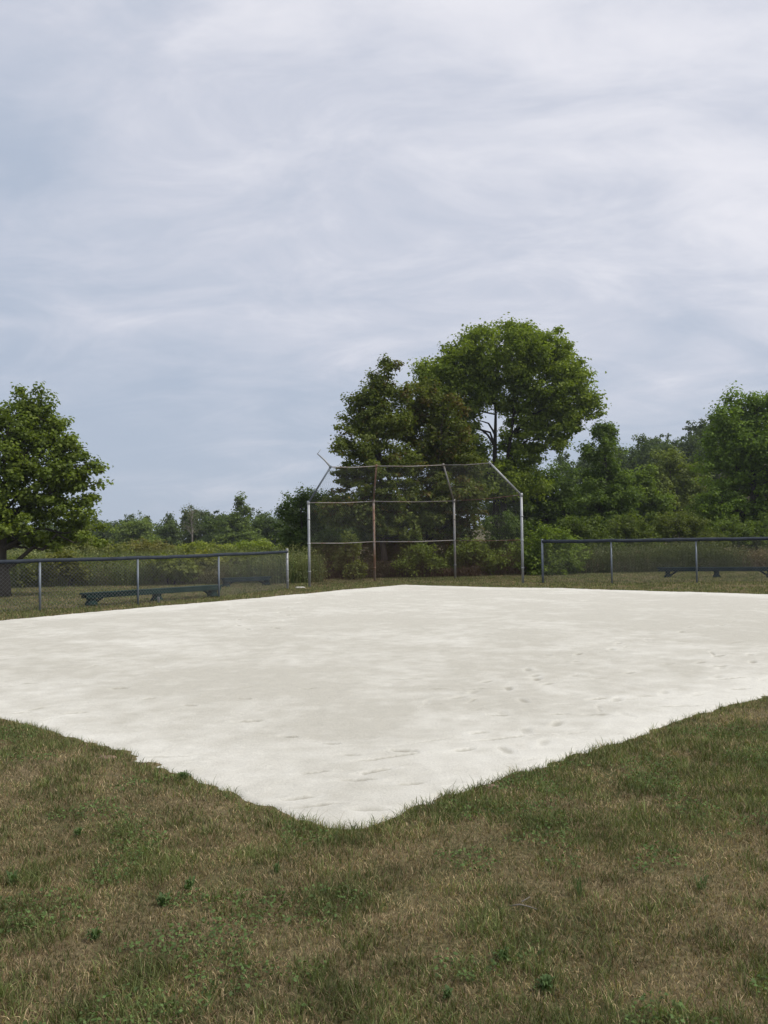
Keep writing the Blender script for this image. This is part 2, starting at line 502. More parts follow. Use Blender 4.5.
grass_field('grass', 'short mown lawn with dry brown and green patches round the sand diamond', [
    (370000, wedge(1.6, 4.6, 1.5, 1.3), (.018, .052), (.0022, .0044), 0.0),
    (9000, wedge(1.6, 7.0, 1.0, 1.1), (.05, .095), (.0020, .0034), -.08),
    (400000, wedge(4.6, 9.5, 1.6, 1.0), (.018, .052), (.0030, .0058), 0.0),
    (330000, wedge(15.5, 34, 2.5, 1.2), (.025, .06), (.008, .016), .15),
], 100)



# ------------------------------------------------------------------ leaves / trees
def leaf_cloud(c, size, col, rg, up=.55, asp=.7, out=None):
    n_ = len(c)
    nrm = rg.normal(0, .75, (n_, 3)); nrm[:, 2] = np.abs(nrm[:, 2]) * (1 + up) + up * .6
    if out is not None: nrm += out * 1.1
    nrm /= np.linalg.norm(nrm, axis=1)[:, None]
    a = rg.normal(0, 1, (n_, 3)); a -= (a * nrm).sum(1)[:, None] * nrm
    a /= np.linalg.norm(a, axis=1)[:, None]
    b_ = np.cross(nrm, a)
    s = size[:, None]
    v = np.empty((n_, 4, 3), np.float32)
    fold = nrm * s * .10
    v[:, 0] = c - a * s * .5; v[:, 2] = c + a * s * .5 - fold * .8
    v[:, 1] = c + b_ * s * asp * .5 + fold; v[:, 3] = c - b_ * s * asp * .5 + fold
    q_ = np.arange(n_ * 4).reshape(-1, 4)
    return v.reshape(-1, 3), q_, np.repeat(col, 4, 0)


def sample_lobes(lobes, n_, rg, power):
    lobes = np.asarray(lobes, float)
    vol = (lobes[:, 3] * lobes[:, 4] * lobes[:, 5]) ** .75
    k_ = rg.choice(len(lobes), n_, p=vol / vol.sum())
    d = rg.normal(0, 1, (n_, 3)); d /= np.linalg.norm(d, axis=1)[:, None]
    r = rg.random(n_) ** power
    return lobes[k_, :3] + d * r[:, None] * lobes[k_, 3:]


def grow(lobes, nclus, per, crad, lsize, colA, colB, seed, trunk_r, base_h=0.0, lean=(0, 0), power=.42, flat=.6, colC=None,
         pC=.0, twig=True, up=.55, trunks=1, trunk_top=.8, droop=0, straight=0):
    """returns crown arrays and a trunk builder in local metres"""
    rg = np.random.default_rng(seed)
    lobes = np.asarray(lobes, float)
    cl = sample_lobes(lobes, nclus, rg, power)
    cl[:, 2] = np.maximum(cl[:, 2], base_h + crad * .4)
    top = (lobes[:, 2] + lobes[:, 5]).max()
    ctr = (lobes[:, :3] * lobes[:, 3:4]).sum(0) / lobes[:, 3].sum()
    tb = MB(); nodes = []
    for t_ in range(trunks):
        ang = rg.random() * 6.28
        tip = np.array((ctr[0] * (1 - straight) + lean[0], ctr[1] + lean[1], top * trunk_top)) + (np.array((math.cos(ang), math.sin(ang), 0)) * .35 * lobes[:, 3].mean() if trunks > 1 else 0)
        s = np.linspace(0, 1, 9)[:, None]
        pts = np.array((0, 0, -.05)) * (1 - s) + tip * s
        if trunks > 1: pts[:, :2] += 0.12 * np.array((math.cos(ang), math.sin(ang)))
        pts[1:-1, :2] += rg.normal(0, .03 * top / 6, (7, 2))
        rad = trunk_r * (1 - .8 * s[:, 0]); rad[0] *= 1.35
        tb.tube(pts, rad, 9)
        nodes.append(np.column_stack([pts, rad]))
        nodes.append(np.column_stack([(pts[1:] + pts[:-1]) / 2, (rad[1:] + rad[:-1]) / 2]))
    tr = np.vstack(nodes)
    lim = []
    for lb in lobes:
        cand = tr[(tr[:, 2] < lb[2]) & (tr[:, 2] > min(base_h * .7, lb[2] * .5))]
        if not len(cand): cand = tr[:2]
        d = np.linalg.norm(cand[:, :3] - lb[:3], axis=1) + (lb[2] - cand[:, 2]) * -.35
        p0 = cand[np.argmin(d)]
        for rep in range(2 if lb[3] > 1 else 1):
            end = lb[:3] + rg.normal(0, .3, 3) * lb[3:]
            s = np.linspace(0, 1, 6)[:, None]
            pts = p0[:3] * (1 - s) + end * s
            pts[:, 2] += np.sin(s[:, 0] * math.pi) * .12 * np.linalg.norm(end - p0[:3]) * (1 - droop)
            pts[1:-1] += rg.normal(0, .04, (4, 3)) * np.linalg.norm(end - p0[:3])
            rr = min(p0[3] * .7, trunk_r * .5) * (1 - .75 * s[:, 0])
            tb.tube(pts, rr, 6, cap=False)
            lim.append(np.column_stack([pts, rr]))
    allp = np.vstack([tr] + lim)
    if twig:
        for c in cl[:: (1 if nclus < 500 else 2)]:
            cand = allp[allp[:, 2] < c[2] + .1]
            if not len(cand): continue
            p0 = cand[np.argmin(np.linalg.norm(cand[:, :3] - c, axis=1))]
            mid = (p0[:3] + c) / 2 + np.array((0, 0, .05)) + rg.normal(0, .05, 3)
            r0 = min(.3 * p0[3], trunk_r * .12) + .004
            tb.tube([p0[:3], mid, c], [r0, r0 * .6, r0 * .25], 3, cap=False)
    # leaves in sprays
    cnt = rg.poisson(per, nclus)
    idx = np.repeat(np.arange(nclus), cnt)
    n_ = len(idx)
    sc = rg.uniform(.6, 1.25, nclus)
    d = rg.normal(0, 1, (n_, 3)); d /= np.linalg.norm(d, axis=1)[:, None]
    odir = d.copy()
    d *= (rg.random(n_) ** .45)[:, None]
    d[:, 2] *= flat
    # stretch each spray outward
    out = cl - np.array((ctr[0], ctr[1], ctr[2] * .8)); out /= np.linalg.norm(out, axis=1)[:, None] + 1e-6
    d += out[idx] * (rg.normal(0, .30, n_))[:, None]
    pos = cl[idx] + d * crad * sc[idx][:, None]
    pos[:, 2] = np.maximum(pos[:, 2], .04)
    tone = rg.random(nclus)[idx][:, None] * .6 + rg.random((n_, 1)) * .4
    col = np.asarray(colA) * (1 - tone) + np.asarray(colB) * tone
    if colC is not None:
        isC = (rg.random(nclus) < pC)[idx] & (rg.random(n_) < .75) | (rg.random(n_) < pC * .35)
        col[isC] = np.asarray(colC) * (.6 + .8 * rg.random((isC.sum(), 1)))
    col = col * (2.65, 2.45, 1.5) * (.8 + .4 * rg.random((n_, 1)))
    v, q_, c_ = leaf_cloud(pos, lsize * rg.uniform(.65, 1.35, n_), col, rg, up, out=odir)
    return v, q_, c_, tb


def px_lobes(u0, dist, lobes, deep=1.0, jit=.25, seed=1, ground_z=0.0):
    rg = np.random.default_rng(seed)
    b0 = at(u0, 560, dist)
    out = []
    for lb in lobes:
        u, v_, ru, rv = lb[:4]
        p = at(u, v_, dist)
        rx = ru * dist / F; rz = rv * dist / F
        dy = lb[4] if len(lb) > 4 else rg.normal(0, jit) * rx
        out.append((p[0] - b0[0], dy, p[2] - ground_z, rx, (rx + rz) / 2 * deep, rz))
    return b0[0], out


SPECIES_TRUNK = 'trunk'


def tree(name, label, cat, u0, dist, lobes, group=None, gz=0.0, bark=None, **kw):
    x0, lb = px_lobes(u0, dist, lobes, kw.pop('deep', 1.0), seed=kw.get('seed', 1), ground_z=gz)
    root = empty(name, (x0, dist, gz), label, cat, group)
    v, q_, c_, tb = grow(lb, **kw)
    fast_mesh('crown', v, q_, None, M_leaf, c_, parent=root)
    tb.build('trunk', bark or M_bark, root, smooth=True)
    return root


# low clover and plantain leaves in the lawn
rg = np.random.default_rng(611)
cy_ = 1.7 + rg.random(160000) ** .8 * 7; cx_ = (rg.random(160000) * 2 - 1) * (cy_ * .5 + 1)
kk_ = (fbm(cx_ * 2.3, cy_ * 2.3, 4, 71) > .57) & (edge_at(cx_, cy_) < -.02) & (rg.random(160000) < .8)
cx_, cy_ = cx_[kk_], cy_[kk_]
cc_ = np.array((.090, .145, .045)) * (.6 + .9 * rg.random((len(cx_), 1)))
v, q_, c_ = leaf_cloud(np.stack([cx_, cy_, rg.uniform(.008, .036, len(cx_))], 1), rg.uniform(.008, .021, len(cx_)), cc_, rg, .8, .8)
tag(fast_mesh('clover', v, q_, None, M_grass, c_), 'low green clover leaves scattered through the near lawn', 'clover', kind='stuff')

G_OAKA, G_OAKB = (.032, .052, .013), (.075, .105, .028)
G_MAPA, G_MAPB = (.044, .070, .013), (.090, .124, .026)
G_DKA, G_DKB = (.020, .038, .013), (.045, .070, .024)
G_OLA, G_OLB = (.030, .045, .014), (.064, .084, .025)
G_YGA, G_YGB = (.060, .095, .020), (.115, .155, .035)
RUSTL = (.042, .036, .014)

# the tree beside the left fence
tree('oak_tree', 'leafy green tree with a dark trunk behind the long fence, at the left edge', 'tree', 4, 24.5,
     [(0, 425, 46, 34), (-45, 440, 50, 45), (38, 432, 28, 30), (62, 460, 30, 26), (20, 470, 50, 32), (78, 478, 24, 18), (-30, 490, 60, 32),
      (50, 500, 46, 20), (10, 520, 62, 24), (72, 524, 32, 15), (96, 467, 9, 6), (28, 408, 20, 18), (90, 500, 12, 7), (104, 474, 4, 4), (66, 440, 10, 8), (78, 452, 8, 6),
      (44, 400, 5, 8), (55, 428, 8, 8), (30, 540, 50, 13), (78, 541, 26, 9), (-30, 535, 40, 14), (99, 482, 9, 4), (86, 448, 6, 5), (70, 428, 6, 5), (62, 415, 4, 7), (38, 396, 4, 7)],
     nclus=640, per=80, crad=.29, lsize=.115, colA=G_OAKA, colB=G_OAKB, seed=3, trunk_r=.16, straight=1, lean=(.05, 0), base_h=1.35, power=.55, trunk_top=.75)

# the big round maple
tree('maple_tree', 'tall round bright green tree rising behind the backstop, the highest of all', 'tree', 497, 46,
     [(500, 356, 50, 26), (462, 358, 26, 20), (540, 352, 32, 22), (566, 366, 22, 20), (442, 386, 24, 26), (470, 392, 26, 28), (540, 388, 36, 28),
      (575, 392, 22, 24), (592, 406, 12, 12), (560, 420, 26, 22), (532, 428, 20, 22), (452, 425, 24, 26), (548, 446, 22, 12), (466, 455, 26, 24), (492, 474, 30, 15), (515, 486, 34, 16), (478, 492, 30, 16),
      (520, 458, 24, 18), (500, 388, 26, 20), (428, 374, 15, 12), (434, 394, 18, 18), (505, 440, 12, 14), (513, 412, 13, 15), (468, 420, 14, 14), (478, 340, 22, 12), (525, 340, 24, 12)],
     nclus=960, per=98, crad=.52, lsize=.165, colA=G_MAPA, colB=G_MAPB, seed=8, trunk_r=.24, base_h=3.6, power=.36, trunk_top=.72,
     trunks=2, up=.5, bark=M_darkbark)

# two trees straight behind the backstop
tree('olive_tree', 'pointed olive green tree with sparse top behind the backstop', 'tree', 386, 33.5,
     [(390, 366, 9, 10), (382, 380, 14, 12), (376, 396, 22, 13), (358, 400, 12, 8), (366, 418, 26, 16), (350, 432, 14, 8), (385, 425, 26, 20), (358, 448, 28, 14),
      (382, 465, 40, 22), (350, 475, 24, 12), (372, 495, 44, 20), (395, 520, 46, 22), (345, 510, 26, 18), (400, 395, 12, 12)],
     nclus=620, per=80, crad=.33, lsize=.115, colA=G_OLA, colB=G_OLB, colC=RUSTL, pC=.10, seed=12, trunk_r=.13, base_h=.9,
     power=.45, trunk_top=.93, trunks=1, flat=.45)
tree('browning_tree', 'dense rust-tinged tree right of the pointed olive one behind the backstop', 'tree', 428, 35,
     [(425, 398, 22, 17), (440, 412, 24, 18), (412, 425, 26, 22), (448, 440, 28, 22), (425, 462, 36, 24), (462, 468, 26, 20),
      (440, 495, 42, 20), (415, 520, 44, 24), (470, 500, 22, 16), (455, 525, 30, 18)],
     nclus=600, per=85, crad=.36, lsize=.12, colA=(.027, .039, .013), colB=(.055, .072, .021), colC=RUSTL, pC=.20, seed=15,
     trunk_r=.15, base_h=.9, power=.42, trunk_top=.85, trunks=2, flat=.45)

# right of the maple
tree('slender_tree', 'slender dark green tree beside the right foot of the tall round one', 'tree', 606, 43,
     [(604, 432, 11, 10), (614, 440, 9, 8), (600, 452, 20, 14), (608, 475, 26, 18), (618, 500, 26, 22), (595, 505, 26, 26), (606, 530, 34, 20)],
     nclus=340, per=80, crad=.42, lsize=.14, colA=G_DKA, colB=(.060, .095, .028), seed=21, trunk_r=.13, base_h=.5, power=.5, trunk_top=.93)
tree('spreading_tree', 'broad leafy tree at the right edge above the long dark bench', 'tree', 752, 46,
     [(745, 402, 18, 13), (762, 410, 24, 20), (728, 425, 22, 18), (790, 415, 30, 28), (750, 440, 38, 26), (712, 440, 12, 10), (725, 465, 26, 20), (785, 465, 44, 34),
      (745, 490, 44, 26), (715, 505, 28, 20), (770, 520, 50, 24), (735, 528, 34, 18), (820, 450, 30, 30), (722, 408, 8, 7)],
     nclus=760, per=80, crad=.5, lsize=.16, colA=(.034, .062, .015), colB=(.075, .120, .028), seed=24, trunk_r=.26, base_h=.8, power=.4, trunk_top=.85)
tree('hillside_tree', 'mid green tree with olive crown left of the broad one, below the dark hilltop', 'tree', 672, 62,
     [(672, 470, 22, 20), (655, 490, 26, 20), (690, 488, 22, 26), (672, 515, 36, 26), (640, 515, 22, 20), (700, 520, 22, 20)],
     nclus=420, per=65, crad=.6, lsize=.2, colA=(.038, .056, .022), colB=(.070, .092, .034), seed=27, trunk_r=.2, base_h=.5, power=.45)
tree('young_tree', 'low green tree between the slender one and the hillside one', 'tree', 642, 52,
     [(642, 478, 14, 12), (634, 495, 20, 16), (650, 505, 22, 18), (640, 525, 30, 18)],
     nclus=260, per=65, crad=.5, lsize=.17, colA=(.032, .056, .018), colB=(.070, .105, .03), seed=29, trunk_r=.12, base_h=.4, power=.5)
tree('dark_tree', 'dark green tree filling the gap under the tall round crown', 'tree', 540, 50,
     [(520, 478, 26, 18), (556, 480, 26, 18), (540, 500, 40, 24), (500, 508, 34, 22), (575, 505, 30, 22), (540, 528, 50, 18)],
     nclus=480, per=70, crad=.5, lsize=.16, colA=G_DKA, colB=(.048, .078, .024), seed=31, trunk_r=.2, base_h=.4, power=.45)
tree('thicket_tree', 'small dark bushy tree left of the backstop by the fence end', 'tree', 305, 35.5,
     [(305, 498, 15, 9), (290, 512, 14, 13), (316, 515, 18, 16), (300, 535, 26, 20), (318, 550, 26, 22), (292, 558, 20, 16), (330, 505, 14, 14), (284, 500, 5, 7)],
     nclus=400, per=75, crad=.3, lsize=.10, colA=G_DKA, colB=(.040, .066, .022), seed=33, trunk_r=.09, base_h=.2, power=.5, trunks=2)

# shrubs along the wood edge
SH = [
    ('rounded green bush beside the right post of the backstop', 548, 33, [(548, 538, 24, 13), (530, 552, 20, 14), (568, 552, 22, 16), (548, 562, 34, 15)], (.036, .062, .015), (.075, .110, .025)),
    ('bright green bush behind the right panel of the backstop', 472, 33, [(470, 552, 22, 11), (488, 560, 18, 12), (460, 565, 20, 10)], (.032, .054, .014), (.065, .09, .024)),
    ('small leafy bush behind the middle panel of the backstop', 416, 32.5, [(420, 554, 17, 9), (408, 566, 18, 9), (430, 566, 16, 9)], (.032, .054, .014), (.062, .088, .022)),
    ('upright sapling behind the left panel of the backstop', 352, 31.5, [(350, 546, 8, 14), (346, 560, 12, 10), (356, 570, 10, 8)], (.032, .048, .015), (.055, .072, .022)),
    ('dark bush filling the wood edge left of the rounded green bush', 508, 37, [(505, 530, 26, 18), (500, 552, 26, 16), (520, 562, 22, 12)], G_DKA, (.045, .072, .022)),
    ('shaded bush under the pointed olive tree', 385, 36, [(372, 545, 30, 20), (400, 550, 28, 20), (385, 565, 40, 12)], G_DKA, (.038, .058, .02)),
    ('shaded bush between the backstop and the small dark tree', 330, 37, [(330, 545, 24, 24), (322, 566, 24, 12)], G_DKA, (.038, .058, .02)),
    ('shaded bush under the rust-tinged tree', 445, 37.5, [(440, 540, 34, 22), (460, 560, 30, 14), (430, 562, 28, 12)], G_DKA, (.04, .06, .02)),
    ('green bush above the first bay of the right fence', 590, 36, [(585, 530, 26, 16), (600, 548, 26, 16), (578, 560, 22, 10)], (.026, .044, .014), (.054, .078, .024)),
    ('green bush above the second bay of the right fence', 632, 38, [(628, 530, 26, 16), (645, 548, 28, 14), (620, 555, 24, 12)], (.028, .044, .015), (.056, .078, .024)),
    ('olive bush right of the middle of the right fence', 682, 39, [(680, 528, 28, 16), (700, 545, 28, 14), (668, 550, 26, 13)], (.028, .042, .015), (.054, .070, .023)),
    ('dark green bush at the right edge behind the fence', 738, 40, [(730, 530, 28, 14), (755, 540, 32, 18), (785, 535, 30, 22)], (.03, .052, .016), (.062, .09, .026)),
]
for k_, (lab, u0, dist, lb, ca, cb) in enumerate(SH):
    w = sum(a[2] for a in lb) * dist / F
    tree('bush', lab, 'bush', u0, dist, lb, group='bushes along the edge of the wood', nclus=int(60 + w * 75), per=34, crad=.24, lsize=.10,
         colA=ca, colB=cb, seed=60 + k_, trunk_r=.03, base_h=0, power=.5, trunks=3, flat=.8)
# meadow bushes on the left
MBU = [
    ('dull green scrub bush left of the first fence post from the left', 22, 29.5, [(18, 570, 20, 12), (34, 575, 14, 9)], (.035, .045, .018), (.065, .08, .03)),
    ('olive scrub bush behind the second bay of the left fence', 66, 29.5, [(62, 566, 16, 12), (76, 572, 12, 9)], (.04, .048, .02), (.07, .08, .032)),
    ('green scrub bush behind the middle of the green bench', 170, 29.8, [(168, 567, 18, 11), (184, 571, 14, 9)], (.04, .055, .018), (.075, .095, .03)),
    ('yellowish scrub bush above the right end of the green bench', 205, 30.5, [(203, 562, 16, 9), (218, 566, 12, 7)], (.05, .062, .02), (.09, .10, .032)),
    ('low green scrub bush left of the dark rounded bush by the fence end', 244, 30.5, [(242, 564, 14, 8), (232, 568, 10, 6)], (.038, .05, .018), (.07, .085, .03)),
    ('grey-green meadow bush just right of the left tree', 92, 46, [(85, 548, 26, 9), (112, 552, 22, 8)], (.045, .058, .026), (.085, .10, .045)),
    ('brownish meadow bush in the middle of the left field', 150, 50, [(145, 549, 24, 8), (165, 553, 20, 7)], (.05, .055, .03), (.09, .09, .045)),
    ('yellow-green meadow bush above the dark far bench', 205, 48, [(200, 549, 22, 7), (226, 552, 18, 6)], (.06, .085, .022), (.11, .135, .04)),
    ('yellow-green meadow bush just left of the fence end', 262, 44, [(255, 549, 22, 8), (278, 553, 16, 8)], (.055, .085, .022), (.10, .13, .038)),
    ('dark rounded bush behind the last bay of the left fence', 268, 33, [(266, 566, 18, 11), (284, 568, 12, 10)], (.028, .036, .022), (.05, .06, .032)),
    ('dark rounded bush behind the left bench', 108, 31.5, [(104, 570, 18, 11), (125, 573, 14, 8)], (.035, .045, .02), (.065, .08, .032)),
]
for k_, (lab, u0, dist, lb, ca, cb) in enumerate(MBU):
    w = sum(a[2] for a in lb) * dist / F
    tree('bush', lab, 'bush', u0, dist, lb, group='bushes in the meadow', nclus=int(40 + w * 60), per=30, crad=.28, lsize=.13,
         colA=ca, colB=cb, seed=90 + k_, trunk_r=.03, base_h=0, power=.5, trunks=3, flat=.8)

# far trees on the left that stand out of the wood line
tree('knobbed_tree', 'narrow tree with a round tuft on top, tallest in the far left treeline', 'tree', 240, 92,
     [(240, 499, 7, 6), (242, 510, 7, 6), (236, 520, 12, 8), (236, 530, 22, 11), (242, 543, 28, 12)],
     nclus=300, per=40, crad=.6, lsize=.26, colA=(.030, .050, .018), colB=(.055, .082, .03), seed=41, trunk_r=.14, base_h=.6, power=.6, trunk_top=.93)
bt = empty('bare_tree', (*at(192, 555, 88)[:2], 0), 'pale bare dead tree in the far left treeline', 'tree')
tb = MB(); rg = np.random.default_rng(5)
tb.tube([(0, 0, 0), (.05, 0, 2.0), (0, 0, 3.4), (.1, 0, 4.6)], [.10, .08, .05, .015], 6)
tw = []
for k_ in range(46):
    h = rg.uniform(2.0, 4.8); a = rg.random() * 6.28; L = rg.uniform(.5, 1.5) * (1.25 - h / 8)
    e = np.array((math.cos(a) * L, math.sin(a) * L, h + L * rg.uniform(.4, 1.1)))
    tb.tube([(0, 0, h), e * (.5, .5, 1) - (0, 0, .15 * L), e], [.022, .014, .005], 4, cap=False)
    tw.append(e)
tb.build('trunk', M_paleb, bt, smooth=True)
tw = np.array(tw)[np.repeat(np.arange(46), 10)] + rg.normal(0, .28, (460, 3))
v, q_, c_ = leaf_cloud(tw, np.full(460, .13), np.tile((.10, .11, .06), (460, 1)), rg)
fast_mesh('crown', v, q_, None, M_leaf, c_, parent=bt)
FT = [
    ('round-topped lighter green tree in the far left treeline, nearest the left tree', 132, 98, [(128, 530, 14, 9), (142, 526, 11, 8), (135, 542, 26, 10)], (.04, .065, .024), (.075, .105, .036)),
    ('pale green bushy tree in the far left treeline, right of the lighter round-topped one', 165, 104, [(166, 533, 12, 8), (160, 544, 20, 9)], (.032, .055, .024), (.055, .085, .034)),
    ('dark tree in the far left treeline between the bare tree and the tufted one', 216, 98, [(214, 524, 10, 9), (222, 532, 12, 10), (214, 543, 20, 9)], (.024, .044, .02), (.044, .068, .028)),
    ('dark tree in the far left treeline just right of the tufted one', 266, 96, [(262, 525, 12, 10), (274, 530, 14, 11), (266, 543, 22, 10)], (.024, .042, .018), (.042, .066, .027)),
]
for k_, (lab, u0, dist, lb, ca, cb) in enumerate(FT):
    tree('tree', lab, 'tree', u0, dist, lb, group='trees in the far treeline', nclus=170, per=32, crad=.65, lsize=.27,
         colA=ca, colB=cb, seed=120 + k_, trunk_r=.14, base_h=.3, power=.5)


def woods(name, label, spots, seed, lsize, ca, cb):
    """a far wood that reads as one mass"""
    V = []; Q = []; CO = []; off = 0
    for k_, (x, y, z0, h, w, conif) in enumerate(spots):
        if conif:
            lb = [(0, 0, h * t_, w * (1.02 - t_), w * (1.02 - t_), h * .10) for t_ in (.12, .25, .38, .5, .62, .74, .86, .95)]
        else:
            r0 = np.random.default_rng(seed * 7 + k_)
            lb = [(r0.normal(0, w * .3), r0.normal(0, w * .3), h * t_, w * s_, w * s_, h * .2) for t_, s_ in ((.25, .9), (.5, .85), (.72, .6), (.84, .4))]
        v, q_, c_, _ = grow(lb, nclus=75, per=26, crad=.55, lsize=lsize, colA=ca, colB=cb, seed=seed + k_, trunk_r=.1, twig=False, power=.5)
        V.append(v + (x, y, z0)); Q.append(q_ + off); CO.append(c_ * (.8 + .4 * ((k_ * 37) % 11) / 11)); off += len(v)
    return tag(fast_mesh(name, np.vstack(V), np.vstack(Q), None, M_leaf, np.vstack(CO)), label, 'wood', kind='stuff')


rg = np.random.default_rng(77)
sp = []
for k_ in range(88):
    y = rg.uniform(102, 135); u = rg.uniform(-60, 400)
    x = (u - 384) / F * y
    sp.append((x, y, 0, rg.uniform(3.6, 5.2) * (y / 115) * (1.28 if u > 190 else 1.0), rg.uniform(1.5, 2.4), rg.random() < .3))
woods('far_wood', 'low dark green far-off treeline across the left meadow', sp, 300, .30, (.022, .038, .019), (.042, .062, .028))
sp = []
for k_ in range(90):
    u = rg.uniform(560, 860); y = rg.uniform(85, 135)
    x = (u - 384) / F * y
    z0 = float(hill_z(np.array(x), np.array(y)))
    want = 445 - min(max(0, u - 625), 90) * .32 + rg.uniform(-7, 14)
    top = 1.6 + (531 - want) * y / F
    h = min(max(top - z0, 4), 13)
    sp.append((x, y, z0, h, rg.uniform(1.8, 3.0), rg.random() < .35))
woods('hill_wood', 'dark wooded hilltop far behind on the right', sp, 500, .34, (.018, .033, .017), (.036, .054, .024))


# ------------------------------------------------------------------ tall weeds of the meadow and the wood edge
def weeds(name, label, n_, fx_, hr, cols, seed, leafy, lw=.02):
    rg = np.random.default_rng(seed)
    x, y = fx_(rg, n_)
    cl = fbm(x * .35, y * .35, 4, seed)
    h = rg.uniform(*hr, n_) * (.15 + 1.6 * cl)
    cols = np.asarray(cols)
    sel = np.clip(((cl - .3) / .4 * len(cols) + rg.normal(0, .8, n_)).astype(int), 0, len(cols) - 1)
    co = cols[sel] * (.7 + .6 * rg.random((n_, 1)))
    v1, q1, t1, c1 = blades(x, y, h, np.full(n_, lw), h * rg.uniform(.05, .35, n_), co, seed + 1)
    m_ = n_ * leafy
    ii = rg.integers(0, n_, m_)
    zz = h[ii] * rg.uniform(.15, 1.0, m_)
    pos = np.stack([x[ii] + rg.normal(0, .13, m_), y[ii] + rg.normal(0, .13, m_), zz], 1)
    v2, q2, c2 = leaf_cloud(pos, rg.uniform(.04, .11, m_), co[ii] * (.8 + .5 * rg.random((m_, 1))), rg, .3, .4)
    off = len(v1)
    return tag(fast_mesh(name, np.vstack([v1, v2]), np.vstack([q1, q2 + off]), t1, M_grass, np.vstack([c1, c2])), label, 'weeds', kind='stuff')


def reg_left(rg, n_):
    y = 28.6 + rg.random(n_) ** 1.5 * 34
    u = rg.uniform(-60, 320, n_)
    x = (u - 384) / F * y
    return x, y + fbm(x * .5, y * .2, 3, 9) * 1.5


weeds('tall_weeds', 'waist-high olive weeds and grasses filling the left meadow', 22000, reg_left, (.6, 1.15),
      [(.15, .14, .07), (.12, .14, .055), (.14, .18, .055), (.09, .13, .042), (.20, .22, .09)], 201, 10)


def reg_right(rg, n_):
    u = rg.uniform(455, 860, n_)
    y = 33.2 + rg.random(n_) ** 1.3 * 5.5
    x = (u - 384) / F * y
    return x, y


weeds('dry_weeds', 'straw-brown weeds mixed with green along the wood edge behind the right fence', 16000, reg_right, (.35, .9),
      [(.26, .19, .13), (.20, .15, .10), (.13, .11, .06), (.10, .12, .045)], 202, 10)


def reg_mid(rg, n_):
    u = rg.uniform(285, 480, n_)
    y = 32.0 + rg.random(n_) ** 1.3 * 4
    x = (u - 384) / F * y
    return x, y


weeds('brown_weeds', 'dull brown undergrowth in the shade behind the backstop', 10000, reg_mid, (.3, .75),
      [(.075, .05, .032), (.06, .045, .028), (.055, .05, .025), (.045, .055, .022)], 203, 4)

# ------------------------------------------------------------------ fences
def wire_panel(mb, A, B, Cc, D, pitch=.088, r=.0032):
    """A,B bottom corners, Cc above B, D above A; woven diamond wire"""
    A, B, Cc, D = [np.asarray(p, float) for p in (A, B, Cc, D)]
    W = np.linalg.norm(B - A); H = np.linalg.norm(D - A)

    def P(x, z):
        s = x / W; t = z / H
        return (A * (1 - s) + B * s) * (1 - t) + (D * (1 - s) + Cc * s) * t
    k_ = -H
    while k_ < W:
        x0, z0 = (k_, 0) if k_ >= 0 else (0, -k_)
        x1, z1 = (k_ + H, H) if k_ + H <= W else (W, W - k_)
        if x1 - x0 > .01:
            mb.tube([P(x0, z0), P(x1, z1)], r, 3, cap=False)
            mb.tube([P(W - x0, z0), P(W - x1, z1)], r, 3, cap=False)
        k_ += pitch


def make_fence(label, posts, height, cap_r, mats, end=0, name='chain_link_fence', taller=.06):
    base = posts[end]
    root = empty(name, (base[0], base[1], 0), label, 'fence')
    o3 = np.array((base[0], base[1], 0))
    P3 = [np.array((p[0], p[1], 0)) - o3 for p in posts]
    for k_, p in enumerate(P3):
        mb = MB()
        is_end = k_ == end
        r = .038 if is_end else .027
        top = height + taller if is_end else height - cap_r * .6
        mb.tube([p + (0, 0, -.2), p + (0, 0, top)], r, 12)
        if is_end:
            mb.tube([p + (0, 0, top - .01), p + (0, 0, top + .025), p + (0, 0, top + .045)], [r * 1.15, r * 1.1, .005], 12)
            for z_ in (.25, .6, .95):
                mb.tube([p + (0, 0, z_ - .012), p + (0, 0, z_ + .012)], r * 1.2, 12)
        mb.build('end_post' if is_end else 'post', mats[0] if is_end else mats[1], root, smooth=False)
    # cap tube: gently wavy plastic pipe over the rail
    pts = []
    rg = np.random.default_rng(len(label))
    for a, b_ in zip(P3[:-1], P3[1:]):
        m_ = 9
        for i_ in range(m_):
            s = i_ / m_
            p = a * (1 - s) + b_ * s
            pts.append(p + (0, 0, height - .012 * math.sin(s * math.pi) + rg.normal(0, .004)))
    pts.append(P3[-1] + (0, 0, height))
    mb = MB(); mb.tube(pts, cap_r, 12)
    mb.build('rail_cap', M_cap, root, smooth=True)
    mb = MB()
    for a, b_ in zip(P3[:-1], P3[1:]):
        wire_panel(mb, a + (0, .03, .03), b_ + (0, .03, .03), b_ + (0, .03, height - cap_r * .5), a + (0, .03, height - cap_r * .5))
    mb.build('wire_mesh', M_wire, root)
    return root


Lp = [ground(287.6, 589), ground(219, 597.5), ground(138, 605), ground(40, 611)]
d = np.array(Lp[3]) - np.array(Lp[2])
Lp += [tuple(np.array(Lp[3]) + d * k_ for k_ in (1,))[0], tuple(np.array(Lp[3]) + d * 2)]
make_fence('chain-link fence with dark padded top rail in front of the long green bench', Lp, 1.17, .045, (M_galv, M_dullgalv))
Rp = [ground(543, 583), ground(612, 583.6), ground(697, 582.8)]
d = np.array(Rp[2]) - np.array(Rp[1])
Rp += [tuple(np.array(Rp[2]) + d), tuple(np.array(Rp[2]) + d * 2), tuple(np.array(Rp[2]) + d * 3)]
make_fence('chain-link fence with a dark padded top rail on the right of the backstop', Rp, 1.36, .055, (M_dullgalv, M_dullgalv), taller=.03)

